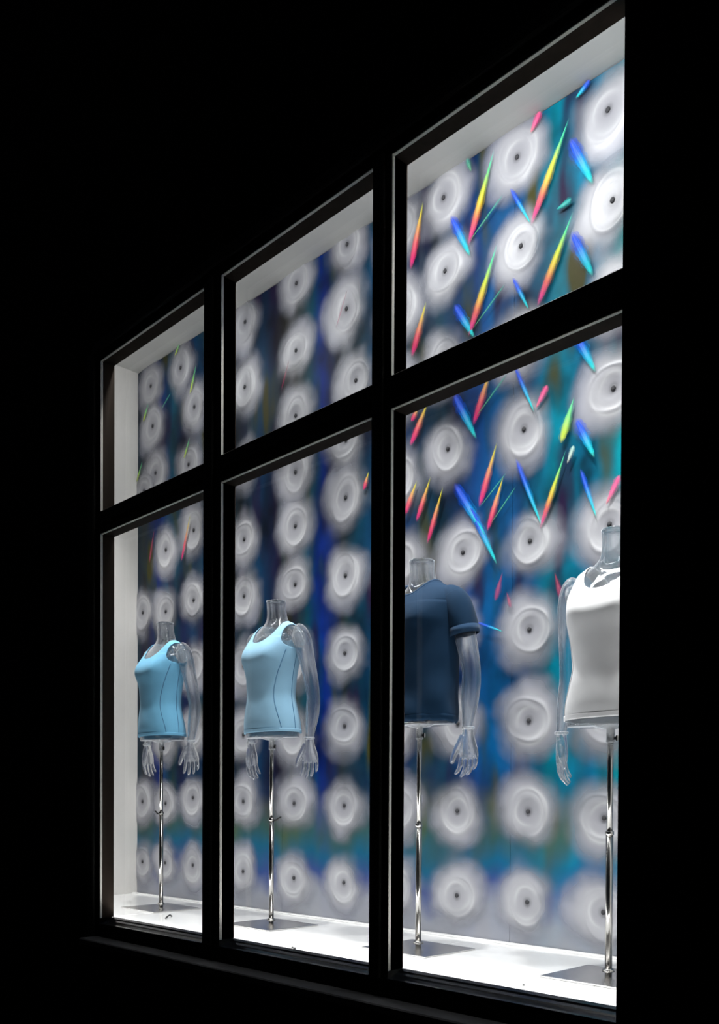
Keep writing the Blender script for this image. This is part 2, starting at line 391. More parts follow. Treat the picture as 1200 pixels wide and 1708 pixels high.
def rosette_mat():
    m, nt, b, out = new_mat('silver_rosette')
    tc = N(nt, 'ShaderNodeTexCoord'); sp = N(nt, 'ShaderNodeSeparateXYZ'); nt.links.new(tc.outputs['Object'], sp.inputs[0])
    oi = N(nt, 'ShaderNodeObjectInfo')
    rr = math_(nt, 'SQRT', math_(nt, 'ADD', math_(nt, 'POWER', sp.outputs[0], 2.0), math_(nt, 'POWER', sp.outputs[2], 2.0)))
    cmb = N(nt, 'ShaderNodeVectorMath', operation='ADD')
    sc3 = N(nt, 'ShaderNodeVectorMath', operation='SCALE'); sc3.inputs[0].default_value = (37, 11, 23)
    nt.links.new(oi.outputs['Random'], sc3.inputs['Scale'])
    nt.links.new(tc.outputs['Object'], cmb.inputs[0]); nt.links.new(sc3.outputs[0], cmb.inputs[1])
    nz = N(nt, 'ShaderNodeTexNoise'); nz.inputs['Scale'].default_value = 6.0; nz.inputs['Detail'].default_value = 2
    nt.links.new(cmb.outputs[0], nz.inputs['Vector'])
    ox = math_(nt, 'MULTIPLY_ADD', math_(nt, 'FRACT', math_(nt, 'MULTIPLY', oi.outputs['Random'], 17.0)), .036, -.024)
    oz = math_(nt, 'MULTIPLY_ADD', math_(nt, 'FRACT', math_(nt, 'MULTIPLY', oi.outputs['Random'], 41.0)), .036, -.022)
    rr2 = math_(nt, 'SQRT', math_(nt, 'ADD', math_(nt, 'POWER', math_(nt, 'SUBTRACT', sp.outputs[0], ox), 2.0), math_(nt, 'POWER', math_(nt, 'SUBTRACT', sp.outputs[2], oz), 2.0)))
    rw = math_(nt, 'ADD', rr2, math_(nt, 'MULTIPLY_ADD', nz.outputs['Fac'], .13, -.065))
    al = N(nt, 'ShaderNodeMapRange', interpolation_type='SMOOTHSTEP')
    al.inputs['From Min'].default_value = .166; al.inputs['From Max'].default_value = .052
    al.inputs['To Min'].default_value = 0; al.inputs['To Max'].default_value = .97
    nt.links.new(rw, al.inputs[0])
    r = ramp(nt, [(.0, (.08, .08, .09)), (.045, (.15, .15, .17)), (.12, (.28, .28, .31)), (.34, (.36, .36, .39)), (.50, (.34, .34, .375)), (.64, (.32, .325, .375)), (1, (.25, .265, .36))])  # dark middle: shade of the dimple put into the colour
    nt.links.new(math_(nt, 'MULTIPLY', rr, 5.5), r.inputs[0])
    # crest highlights painted in: a crescent on the rim and a fainter one inside, on the other side
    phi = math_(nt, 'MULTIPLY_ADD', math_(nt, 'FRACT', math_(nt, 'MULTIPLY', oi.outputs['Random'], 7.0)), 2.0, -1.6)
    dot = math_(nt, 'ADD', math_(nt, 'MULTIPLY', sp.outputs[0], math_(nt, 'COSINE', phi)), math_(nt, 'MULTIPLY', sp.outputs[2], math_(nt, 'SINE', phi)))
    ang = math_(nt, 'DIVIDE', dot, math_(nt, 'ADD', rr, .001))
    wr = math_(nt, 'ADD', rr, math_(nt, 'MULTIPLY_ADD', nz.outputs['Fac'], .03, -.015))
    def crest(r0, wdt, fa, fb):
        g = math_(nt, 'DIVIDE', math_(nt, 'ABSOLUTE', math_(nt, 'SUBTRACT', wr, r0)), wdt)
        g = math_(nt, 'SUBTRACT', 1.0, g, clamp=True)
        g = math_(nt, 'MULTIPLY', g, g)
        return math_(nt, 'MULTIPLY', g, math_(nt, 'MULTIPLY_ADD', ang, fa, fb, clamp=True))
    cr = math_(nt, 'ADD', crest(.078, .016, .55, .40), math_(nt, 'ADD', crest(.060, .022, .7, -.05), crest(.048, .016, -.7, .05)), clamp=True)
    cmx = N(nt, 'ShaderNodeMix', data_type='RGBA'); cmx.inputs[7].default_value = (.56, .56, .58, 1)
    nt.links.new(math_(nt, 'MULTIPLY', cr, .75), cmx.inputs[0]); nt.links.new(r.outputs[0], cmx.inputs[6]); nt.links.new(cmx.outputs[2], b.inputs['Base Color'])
    b.inputs['Roughness'].default_value = .38; b.inputs['Specular IOR Level'].default_value = .6
    tr = N(nt, 'ShaderNodeBsdfTransparent'); mx = N(nt, 'ShaderNodeMixShader')
    edge = N(nt, 'ShaderNodeMapRange', interpolation_type='SMOOTHSTEP')
    edge.inputs['From Min'].default_value = .190; edge.inputs['From Max'].default_value = .150
    nt.links.new(rr, edge.inputs[0])
    a2 = math_(nt, 'MULTIPLY', al.outputs[0], edge.outputs[0])
    nt.links.new(a2, mx.inputs[0]); nt.links.new(tr.outputs[0], mx.inputs[1]); nt.links.new(b.outputs[0], mx.inputs[2])
    nt.links.new(mx.outputs[0], out.inputs['Surface'])
    return m
M_rosette = rosette_mat()

def rosette_mesh(seed):
    g = np.random.default_rng(seed)
    rad = [0, .007, .014, .022, .032, .044, .055, .064, .070, .074, .078, .083, .090, .100, .115, .135, .160, .195]
    hgt = [.006, .006, .009, .013, .018, .024, .029, .032, .0345, .036, .0345, .030, .028, .026, .020, .011, .005, .002]
    n = 48; v = [(0, -hgt[0], 0)]; f = []
    ph = g.uniform(-.9, .3); ph2 = g.uniform(0, 6.28); ec = g.uniform(.05, .14); dx, dz = g.uniform(-.008, .008, 2)
    for i, (r, h) in enumerate(zip(rad[1:], hgt[1:])):
        for k in range(n):
            t = 2 * math.pi * k / n
            sw = .5 + .5 * math.cos(t - ph)                         # one side of the crest stands higher
            crest = math.exp(-((r - .077) / .009) ** 2)
            warp = 1 + ec * math.cos(2 * (t - ph2)) * min(1, r / .08) * (1 if r < .12 else .3)
            off = math.exp(-((r - .06) / .05) ** 2)
            inner = math.exp(-((r - .047 - .008 * math.cos(t - ph - 2.4)) / .007) ** 2) * (.5 + .5 * math.cos(t - ph - 2.6)) * .004
            v.append((r * warp * math.cos(t) + dx * off * (r > .03), -(h * (.82 + .18 * sw) * .19 + crest * .0024 * (.2 + sw) + inner * .7), r * warp * math.sin(t) + dz * off * (r > .03)))
    for k in range(n): f.append((0, 1 + (k + 1) % n, 1 + k))
    for i in range(len(rad) - 2):
        for k in range(n):
            a, b2 = 1 + i * n + k, 1 + i * n + (k + 1) % n
            f.append((a, b2, b2 + n, a + n))
    return mesh('rosette', v, f, M_rosette, True)
ROS = [rosette_mesh(s) for s in (1, 2, 3, 4)]
PIN = MB().loft([[(r * math.cos(2 * math.pi * k / 12), y, r * math.sin(2 * math.pi * k / 12)) for k in range(12)] for r, y in ((.0078, -.001), (.0082, -.004), (.0040, -.0055))])
PINM = mesh('pin', PIN.v, PIN.f, M_pin, True); fix_normals(PINM)

backdrop = tag(empty('holographic_backdrop', (0, YB, 0)), 'shiny blue and teal holographic backdrop sheet with white dimpled rosettes behind the mannequins', 'backdrop')
for xa, xb in ((XL, -3.30), (-3.30, -1.98), (-1.98, XR)):
    MB().box(xa + .0008, xb - .0008, 0, .012, .004, ZC - .002, .001).build('sheet', M_sheet, backdrop)
COLS = [                                                     # x of a column of rosettes, heights (a pair = its own x, z)
    (-4.55, [.185, .53, 1.61, (-4.54, 2.30)]),
    (-4.31, [.19, .52, .88, 1.22, 1.58, 1.92, (-4.42, 2.37), (-4.45, 2.64), (-4.47, 2.87)]),
    (-4.04, [.19, .55, .90, 1.25, 1.60, 1.97, (-4.09, 2.33), 2.62, (-4.17, 2.87)]),
    (-3.60, [.18, .53, .86, 1.20, 1.55, 1.83, 2.20, 2.58, 2.90]),
    (-3.21, [.17, .52, .84, 1.18, 1.54, 1.81, 2.06, 2.32, 2.62, 2.93]),
    (-2.87, [.17, .51, .86, 1.18, 1.52, 1.86, 2.11, (-2.81, 2.35), 2.68, 2.96]),
    (-2.55, [.17, .50, .84, 1.17, 1.51, 1.86, 2.20, 2.55, 2.88]),
    (-2.23, [.16, .49, .83, 1.17, (-2.21, 1.49), (-2.29, 1.91), (-2.31, 2.26), (-2.31, 2.61), (-2.32, 2.90)]),
    (-1.90, [.16, .49, .82, 1.15, 1.47, (-1.93, 1.88), (-1.95, 2.21), (-1.95, 2.55), (-1.97, 2.88)]),
    (-1.59, [.15, .47, .81, 1.15, (-1.58, 1.46), (-1.57, 1.91), (-1.57, 2.22), (-1.58, 2.54), (-1.60, 2.85)]),
    (-1.26, [.16, .49, .82, 1.15, 1.48, 1.88, 2.21, 2.54, 2.86]),
]
pts = []
for cx_, zs_ in COLS:
    for q in zs_:
        x, z = q if isinstance(q, tuple) else (cx_, q)
        pts.append((x, z))
for n_, (x, z) in enumerate(pts):
    o = link('rosette', ROS[n_ % 4], backdrop, (x, -.0004 - .0003 * (n_ % 5), z))
    s = random.uniform(1.02, 1.14); e_ = 1.05 if z > 1.7 else 1.0; o.scale = (s / e_, 1, s * e_); o.rotation_euler = (0, random.uniform(-.35, .35), 0)
    if z + .195 * s > ZC: o.location.z = z
    link('pin', PINM, o)

def streak_mat(name, stops, strength=.95):  # diffracted lamp flares painted as colour with soft alpha
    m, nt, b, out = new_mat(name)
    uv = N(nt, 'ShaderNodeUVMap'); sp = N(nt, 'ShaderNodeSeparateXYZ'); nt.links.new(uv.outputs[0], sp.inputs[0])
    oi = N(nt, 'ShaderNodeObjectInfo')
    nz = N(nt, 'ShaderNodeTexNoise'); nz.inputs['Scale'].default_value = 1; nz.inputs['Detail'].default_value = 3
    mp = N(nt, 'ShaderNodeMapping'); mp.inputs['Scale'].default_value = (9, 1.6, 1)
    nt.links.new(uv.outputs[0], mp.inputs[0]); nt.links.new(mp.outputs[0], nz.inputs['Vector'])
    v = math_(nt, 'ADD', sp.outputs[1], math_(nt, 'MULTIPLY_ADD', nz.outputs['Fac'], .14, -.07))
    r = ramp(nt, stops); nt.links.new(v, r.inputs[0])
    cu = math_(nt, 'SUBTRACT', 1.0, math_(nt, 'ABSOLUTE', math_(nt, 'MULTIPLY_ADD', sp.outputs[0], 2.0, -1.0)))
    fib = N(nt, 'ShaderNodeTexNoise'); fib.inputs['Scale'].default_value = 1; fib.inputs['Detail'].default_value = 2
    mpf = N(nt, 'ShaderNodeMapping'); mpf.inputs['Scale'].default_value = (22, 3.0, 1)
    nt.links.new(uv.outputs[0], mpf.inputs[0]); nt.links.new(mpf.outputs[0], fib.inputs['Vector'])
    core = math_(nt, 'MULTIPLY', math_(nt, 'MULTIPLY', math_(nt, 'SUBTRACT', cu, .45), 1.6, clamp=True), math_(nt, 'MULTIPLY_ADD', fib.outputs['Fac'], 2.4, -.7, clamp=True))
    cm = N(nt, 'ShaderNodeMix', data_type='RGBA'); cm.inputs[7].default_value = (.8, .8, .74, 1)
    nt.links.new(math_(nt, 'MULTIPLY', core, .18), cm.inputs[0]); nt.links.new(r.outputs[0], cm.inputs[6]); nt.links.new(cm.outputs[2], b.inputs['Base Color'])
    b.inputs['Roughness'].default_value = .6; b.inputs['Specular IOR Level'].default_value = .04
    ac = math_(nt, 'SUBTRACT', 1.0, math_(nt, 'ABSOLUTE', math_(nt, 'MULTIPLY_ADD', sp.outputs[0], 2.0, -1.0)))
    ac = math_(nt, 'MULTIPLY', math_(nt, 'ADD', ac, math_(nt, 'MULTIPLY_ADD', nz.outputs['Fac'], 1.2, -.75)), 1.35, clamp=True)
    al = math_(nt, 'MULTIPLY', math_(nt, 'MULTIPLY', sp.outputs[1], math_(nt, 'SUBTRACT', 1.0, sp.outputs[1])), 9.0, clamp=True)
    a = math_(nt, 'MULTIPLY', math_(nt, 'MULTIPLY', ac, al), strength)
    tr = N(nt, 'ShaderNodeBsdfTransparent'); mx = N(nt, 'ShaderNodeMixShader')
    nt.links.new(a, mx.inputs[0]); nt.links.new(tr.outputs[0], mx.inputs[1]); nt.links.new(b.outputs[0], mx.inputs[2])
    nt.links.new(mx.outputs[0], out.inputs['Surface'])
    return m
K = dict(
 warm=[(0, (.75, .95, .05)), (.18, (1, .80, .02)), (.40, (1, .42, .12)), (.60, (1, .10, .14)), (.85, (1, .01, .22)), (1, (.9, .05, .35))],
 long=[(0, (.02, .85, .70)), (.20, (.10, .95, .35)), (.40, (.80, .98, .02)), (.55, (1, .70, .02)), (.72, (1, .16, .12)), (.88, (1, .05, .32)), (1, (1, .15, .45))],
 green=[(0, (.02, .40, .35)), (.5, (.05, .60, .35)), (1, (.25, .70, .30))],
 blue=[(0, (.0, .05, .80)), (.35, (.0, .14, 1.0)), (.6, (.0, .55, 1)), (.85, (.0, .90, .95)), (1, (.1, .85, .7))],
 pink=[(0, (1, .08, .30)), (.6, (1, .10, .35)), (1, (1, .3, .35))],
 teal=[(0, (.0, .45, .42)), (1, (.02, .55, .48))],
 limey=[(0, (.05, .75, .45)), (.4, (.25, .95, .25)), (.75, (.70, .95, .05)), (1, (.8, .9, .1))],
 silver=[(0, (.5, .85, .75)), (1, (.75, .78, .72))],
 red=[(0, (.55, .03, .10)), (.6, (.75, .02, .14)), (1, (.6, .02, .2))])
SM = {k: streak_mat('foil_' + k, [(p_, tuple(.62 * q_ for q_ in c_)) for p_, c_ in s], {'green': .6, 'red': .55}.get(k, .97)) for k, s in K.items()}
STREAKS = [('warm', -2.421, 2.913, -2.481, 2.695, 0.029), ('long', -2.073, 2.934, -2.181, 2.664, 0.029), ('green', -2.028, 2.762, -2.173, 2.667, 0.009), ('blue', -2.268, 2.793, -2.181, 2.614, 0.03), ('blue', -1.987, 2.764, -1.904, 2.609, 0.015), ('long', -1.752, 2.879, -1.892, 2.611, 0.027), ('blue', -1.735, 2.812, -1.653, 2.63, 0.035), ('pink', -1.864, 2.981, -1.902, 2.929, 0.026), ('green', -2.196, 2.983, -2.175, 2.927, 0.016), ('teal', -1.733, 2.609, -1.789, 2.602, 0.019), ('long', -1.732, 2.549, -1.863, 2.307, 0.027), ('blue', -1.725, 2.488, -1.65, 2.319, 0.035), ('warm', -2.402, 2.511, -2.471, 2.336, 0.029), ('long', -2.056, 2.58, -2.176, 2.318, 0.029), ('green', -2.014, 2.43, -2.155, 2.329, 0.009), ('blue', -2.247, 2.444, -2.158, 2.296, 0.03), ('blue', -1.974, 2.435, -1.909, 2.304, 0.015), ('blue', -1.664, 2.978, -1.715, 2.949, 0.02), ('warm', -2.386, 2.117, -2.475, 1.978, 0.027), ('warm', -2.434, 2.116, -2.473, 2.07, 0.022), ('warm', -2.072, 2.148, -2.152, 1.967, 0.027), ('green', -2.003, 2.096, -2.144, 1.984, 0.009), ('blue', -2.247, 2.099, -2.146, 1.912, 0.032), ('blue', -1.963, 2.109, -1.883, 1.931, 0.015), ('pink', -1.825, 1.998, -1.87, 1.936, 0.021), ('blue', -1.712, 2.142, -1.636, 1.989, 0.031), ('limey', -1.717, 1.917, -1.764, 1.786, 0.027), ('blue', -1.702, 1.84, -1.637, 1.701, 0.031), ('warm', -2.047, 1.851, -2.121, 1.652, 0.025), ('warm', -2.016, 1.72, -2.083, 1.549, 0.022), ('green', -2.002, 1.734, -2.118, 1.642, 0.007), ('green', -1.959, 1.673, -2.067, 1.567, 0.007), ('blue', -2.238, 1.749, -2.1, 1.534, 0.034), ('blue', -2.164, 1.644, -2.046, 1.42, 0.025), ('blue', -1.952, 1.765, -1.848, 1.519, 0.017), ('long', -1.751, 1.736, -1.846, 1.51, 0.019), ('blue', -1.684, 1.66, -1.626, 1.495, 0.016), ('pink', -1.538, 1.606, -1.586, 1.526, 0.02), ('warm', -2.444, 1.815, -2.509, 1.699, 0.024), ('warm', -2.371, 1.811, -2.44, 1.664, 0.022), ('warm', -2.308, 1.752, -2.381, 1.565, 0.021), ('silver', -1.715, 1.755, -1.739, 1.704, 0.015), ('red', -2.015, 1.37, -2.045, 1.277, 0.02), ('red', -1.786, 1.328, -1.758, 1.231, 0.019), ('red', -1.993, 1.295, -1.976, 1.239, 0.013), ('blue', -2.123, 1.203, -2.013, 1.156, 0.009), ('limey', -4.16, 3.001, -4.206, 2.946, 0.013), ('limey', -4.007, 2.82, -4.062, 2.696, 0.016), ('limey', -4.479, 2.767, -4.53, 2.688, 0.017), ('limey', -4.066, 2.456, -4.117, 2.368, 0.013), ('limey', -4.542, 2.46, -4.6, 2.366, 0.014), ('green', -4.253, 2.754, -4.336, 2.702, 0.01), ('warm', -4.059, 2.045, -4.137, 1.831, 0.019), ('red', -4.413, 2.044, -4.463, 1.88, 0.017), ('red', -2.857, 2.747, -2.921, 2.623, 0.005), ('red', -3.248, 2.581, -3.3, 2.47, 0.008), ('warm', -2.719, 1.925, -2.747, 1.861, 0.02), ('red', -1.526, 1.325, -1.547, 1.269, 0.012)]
for kind, xa, za, xb, zb, wd_ in STREAKS:  # each coloured sliver stands in for a flare of lamp light
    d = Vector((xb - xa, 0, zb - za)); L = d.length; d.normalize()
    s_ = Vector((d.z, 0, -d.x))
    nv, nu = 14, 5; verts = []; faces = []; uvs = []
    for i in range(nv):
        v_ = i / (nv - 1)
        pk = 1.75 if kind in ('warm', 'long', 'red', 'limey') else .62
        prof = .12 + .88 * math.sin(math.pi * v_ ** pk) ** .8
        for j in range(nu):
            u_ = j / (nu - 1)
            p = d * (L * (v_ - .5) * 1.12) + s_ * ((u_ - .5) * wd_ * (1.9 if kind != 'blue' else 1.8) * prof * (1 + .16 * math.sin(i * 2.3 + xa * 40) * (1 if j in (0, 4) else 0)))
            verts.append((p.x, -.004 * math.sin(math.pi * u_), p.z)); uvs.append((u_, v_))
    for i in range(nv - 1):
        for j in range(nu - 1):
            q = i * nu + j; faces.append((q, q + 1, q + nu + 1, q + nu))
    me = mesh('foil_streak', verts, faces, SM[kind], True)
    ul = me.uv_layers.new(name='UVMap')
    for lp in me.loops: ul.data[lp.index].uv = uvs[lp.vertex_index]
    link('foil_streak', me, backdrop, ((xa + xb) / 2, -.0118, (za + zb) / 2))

# ------------------------------------------------------------------ mannequins
def torso_rows(sex):
    if sex == 'f':      # z, a, front, back, cy
        k = [(.795, .136, .080, .090, 0), (.82, .138, .084, .094, 0), (.86, .134, .090, .090, 0), (.91, .122, .092, .078, .002), (.96, .111, .091, .068, .004),
             (1.01, .113, .093, .068, .004), (1.07, .121, .092, .074, .003), (1.12, .129, .084, .080, .003), (1.165, .136, .078, .082, .006), (1.20, .140, .070, .080, .012),
             (1.228, .138, .060, .072, .018), (1.247, .120, .052, .062, .022), (1.262, .094, .047, .054, .025), (1.276, .068, .044, .049, .026), (1.292, .050, .042, .045, .026),
             (1.315, .043, .040, .042, .024), (1.345, .040, .039, .040, .021), (1.372, .042, .040, .041, .019)]
    else:
        k = [(r_[0], r_[1] * .94, *r_[2:]) for r_ in [(.795, .143, .092, .096, 0), (.83, .145, .094, .098, 0), (.90, .145, .094, .092, 0), (.97, .146, .096, .088, .002), (1.04, .151, .100, .092, .003),
             (1.10, .157, .103, .098, .004), (1.15, .163, .101, .100, .006), (1.19, .166, .092, .096, .008), (1.220, .162, .078, .086, .010), (1.242, .145, .066, .074, .013),
             (1.258, .114, .058, .064, .015), (1.272, .083, .052, .056, .016), (1.288, .061, .048, .050, .016), (1.31, .050, .046, .047, .012), (1.34, .046, .044, .045, .009), (1.372, .047, .045, .046, .006)]]
    return k
def torso_grid(sex, nz_=90, nt_=96, off=0.0, bridge=0.0):
    R = spline(torso_rows(sex), nz_)
    V = np.zeros((nz_, nt_, 3))
    th = np.linspace(0, 2 * np.pi, nt_, endpoint=False)
    for i, (z, a, bf, bb, cy) in enumerate(R):
        e = .92 if z < 1.2 else 1.0
        c, s = np.cos(th), np.sin(th)
        c2 = np.sign(c) * np.abs(c) ** e; s2 = np.sign(s) * np.abs(s) ** e
        x = a * c2; y = cy + np.where(s < 0, bf, bb) * s2; zz = np.full(nt_, z)
        fr = np.clip(-s, 0, 1) ** .7
        if sex == 'f':
            for sx in (-1, 1):
                bump = np.exp(-((x - sx * .070) / .050) ** 2 - ((z - 1.128) / (.056 if z > 1.128 else .046)) ** 2)
                y = y - .030 * bump * fr
                x = x + sx * .006 * bump * fr
            y = y - bridge * np.exp(-(x / .045) ** 2 - ((z - 1.124) / .050) ** 2) * fr
            # shoulder blades
            for sx in (-1, 1): y = y + .010 * np.exp(-((x - sx * .075) / .05) ** 2 - ((z - 1.15) / .07) ** 2) * np.clip(s, 0, 1)
        else:
            for sx in (-1, 1):
                bump = np.exp(-((x - sx * .082) / .062) ** 2 - ((z - 1.150) / (.062 if z > 1.15 else .030)) ** 2)
                y = y - .020 * bump * fr
        V[i, :, 0], V[i, :, 1], V[i, :, 2] = x, y, zz
    if off:
        du = np.roll(V, -1, 1) - np.roll(V, 1, 1)
        dv = np.gradient(V, axis=0)
        nrm = np.cross(du, dv); nrm /= np.linalg.norm(nrm, axis=2, keepdims=True) + 1e-9
        V = V + nrm * off
    return V
def grid_faces(nz_, nt_):
    return [(i * nt_ + j, i * nt_ + (j + 1) % nt_, (i + 1) * nt_ + (j + 1) % nt_, (i + 1) * nt_ + j) for i in range(nz_ - 1) for j in range(nt_)]
def clip_mesh(V, faces, g):
    """keep where g > 0, cutting the faces along g = 0 so that the edge is clean."""
    V = [tuple(q) for q in V]; val = list(g); cache = {}; out = []
    for f in faces:
        if all(val[i] <= 0 for i in f): continue
        if all(val[i] > 0 for i in f): out.append(f); continue
        poly = []
        for a, b in zip(f, f[1:] + f[:1]):
            if val[a] > 0: poly.append(a)
            if (val[a] > 0) != (val[b] > 0):
                key = (min(a, b), max(a, b))
                if key not in cache:
                    t = val[a] / (val[a] - val[b])
                    V.append(tuple(V[a][k] + t * (V[b][k] - V[a][k]) for k in range(3))); val.append(0); cache[key] = len(V) - 1
                poly.append(cache[key])
        if len(poly) > 2: out.append(tuple(poly))
    used = sorted({i for f in out for i in f}); mp = {o: n for n, o in enumerate(used)}
    return [V[i] for i in used], [tuple(mp[i] for i in f) for f in out]
def solid(o, t, offset=-1):
    md = o.modifiers.new('thickness', 'SOLIDIFY'); md.thickness = t; md.offset = offset; md.use_rim = True
    return o

def tank_mesh(mat, name='tank_top'):
    V = torso_grid('f', 130, 128, .0045, .018)
    P = V.reshape(-1, 3); x, y, z = P[:, 0], P[:, 1], P[:, 2]
    arm = ((np.abs(x) - .153) / .048) ** 2 + ((z - 1.232) / .076) ** 2 - 1
    arm = np.where(z > 1.232, np.minimum(arm, (.114 - np.abs(x)) * 20), arm)
    nk_f = (np.abs(x) / .078) ** 2.4 + (np.maximum(0, 1.292 - z) / .108) ** 2.4 - 1
    nk_b = (np.abs(x) / .078) ** 2.4 + (np.maximum(0, 1.292 - z) / .075) ** 2.4 - 1
    nk = np.where(y < .02, nk_f, nk_b)
    g = np.minimum(np.minimum(arm, nk), (z - .812) * 10)
    v, f = clip_mesh(P, grid_faces(130, 128), g)
    return mesh(name, v, f, mat, True)
def hem_band(sex, mat, z0, z1, off):
    V = torso_grid(sex, 130, 128, off, .018)
    P = V.reshape(-1, 3); z = P[:, 2]
    v, f = clip_mesh(P, grid_faces(130, 128), np.minimum(z - z0, z1 - z))
    return mesh('hem', v, f, mat, True)
def seam_tube(sex, th_of_z, z0, z1, mat, off=.0066):
    V = torso_grid(sex, 130, 256, off, .018); zs = V[:, 0, 2]; pts_ = []
    for z in np.linspace(z0, z1, 34):
        i = int(np.argmin(np.abs(zs - z))); t = th_of_z(z) % (2 * math.pi)
        j = t / (2 * math.pi) * 256; j0 = int(j); fr = j - j0
        pts_.append(tuple(V[i, j0 % 256] * (1 - fr) + V[i, (j0 + 1) % 256] * fr))
    mb = MB().tube(pts_, .0018, 6)
    return mesh('seam', mb.v, mb.f, mat, True)

def arm_path(sex):
    if sex == 'f':
        return [(.134, .020, 1.246, .012), (.144, .022, 1.238, .026), (.153, .026, 1.215, .034), (.163, .032, 1.175, .0365), (.172, .042, 1.115, .033), (.180, .054, 1.05, .0300), (.185, .063, .99, .0280),
                (.188, .066, .955, .0270), (.189, .064, .92, .0280), (.191, .058, .88, .0265), (.193, .049, .835, .0222), (.194, .042, .80, .0190), (.194, .040, .785, .0185)]
    return [(r_[0] - .009, *r_[1:]) for r_ in [(.148, .012, 1.236, .014), (.158, .012, 1.220, .028), (.168, .014, 1.195, .0365), (.177, .018, 1.158, .039), (.186, .026, 1.105, .0375), (.194, .036, 1.05, .0355), (.201, .044, .99, .033),
            (.203, .046, .955, .032), (.203, .045, .92, .0325), (.201, .042, .87, .030), (.199, .038, .82, .025), (.198, .036, .79, .0225), (.198, .036, .775, .022)]]
def arm_mesh(sex, sx):
    R = spline(arm_path(sex), 44); rings = []; n = 28
    for i, (x, y, z, r) in enumerate(R):
        t = Vector(R[min(i + 1, 43)][:3] - R[max(i - 1, 0)][:3]).normalized()
        u = Vector((0, 1, 0)); u = (u - t * u.dot(t)).normalized(); q = t.cross(u)
        flat = 1.0 if z > .85 else 1.0 - .22 * min(1, (.85 - z) / .06)
        rings.append([tuple(Vector((x, y, z)) + u * (r * 1.06 * math.cos(2 * math.pi * k / n)) + q * (r * .94 * flat * math.sin(2 * math.pi * k / n))) for k in range(n)])
    if sx < 0: rings = [[(-a, b, c) for a, b, c in r] for r in rings]
    mb = MB().loft(rings)
    m = mesh('arm', mb.v, mb.f, M_acrylic, True); fix_normals(m); return m

def hand_mesh(sx, scale=1.0, curl=1.0):
    """left hand for sx=+1: fingers point down, thumb to the front (-y), palm towards the body (-x)."""
    mb = MB()
    def ell(cx, cy, cz, rx, ry, n=20): return [(cx + rx * math.cos(2 * math.pi * k / n), cy + ry * math.sin(2 * math.pi * k / n), cz) for k in range(n)]
    mb.loft([ell(0, 0, .004, .0165, .019), ell(0, 0, -.008, .0155, .019), ell(-.001, -.001, -.025, .0155, .024), ell(-.002, -.002, -.045, .0160, .033), ell(-.002, -.001, -.065, .0150, .0375), ell(-.001, .0005, -.083, .0125, .0385), ell(0, .001, -.095, .009, .036)])
    #          y      root z   lengths             radius
    F = [(-.0285, -.086, (.030, .021, .018), .0082, -.10), (-.0095, -.090, (.033, .023, .019), .0084, -.03), (.0100, -.088, (.031, .022, .018), .0080, .04), (.0285, -.082, (.025, .017, .016), .0070, .12)]
    for y, z, ln, r, spread in F:
        p = Vector((0.001, y * .92, z + .022)); path = [tuple(p)]; rad = [r * 1.05]
        p = Vector((0.0, y, z)); path.append(tuple(p)); rad.append(r)
        ang = .12 * curl
        for k, L in enumerate(ln):
            d = Vector((-math.sin(ang), math.sin(spread) * math.cos(ang), -math.cos(ang)))
            mid = p + d * (L * .5); path.append(tuple(mid)); rad.append(r * (.93 - .09 * k))
            p = p + d * L; path.append(tuple(p)); rad.append(r * ((.98, .88, .55)[k] - .03 * k))
            ang += (.24, .28, .1)[k] * curl
        mb.tube(path, rad, 12)
    th = [(-.004, -.016, -.022, .013), (-.008, -.028, -.046, .0130), (-.013, -.039, -.066, .0112), (-.018, -.046, -.083, .0098), (-.023, -.050, -.099, .0088), (-.026, -.051, -.110, .0058)]
    mb.tube([t[:3] for t in th], [t[3] for t in th], 12)
    mb.v = [(a * sx * scale, b * scale, c * scale) for a, b, c in mb.v]
    m = mesh('hand_raw', mb.v, mb.f, M_acrylic_hand); fix_normals(m)
    o = link('hand_raw', m)
    rm = o.modifiers.new('r', 'REMESH'); rm.mode = 'VOXEL'; rm.voxel_size = .0019 * scale
    sm = o.modifiers.new('s', 'SMOOTH'); sm.factor = .5; sm.iterations = 4
    dg = bpy.context.evaluated_depsgraph_get(); dg.update()
    me = bpy.data.meshes.new_from_object(o.evaluated_get(dg))
    bpy.data.objects.remove(o)
    me.name = 'hand'; me.materials.clear(); me.materials.append(M_acrylic_hand)
    me.polygons.foreach_set('use_smooth', [True] * len(me.polygons)); me.update()
    return me

def torso_mesh(sex):
    V = torso_grid(sex, 80, 72); P = V.reshape(-1, 3); n = 72
    f = grid_faces(80, n) + [tuple(range(n))[::-1], tuple(79 * n + j for j in range(n))]
    m = mesh('torso', P, f, M_acrylic, True); return m

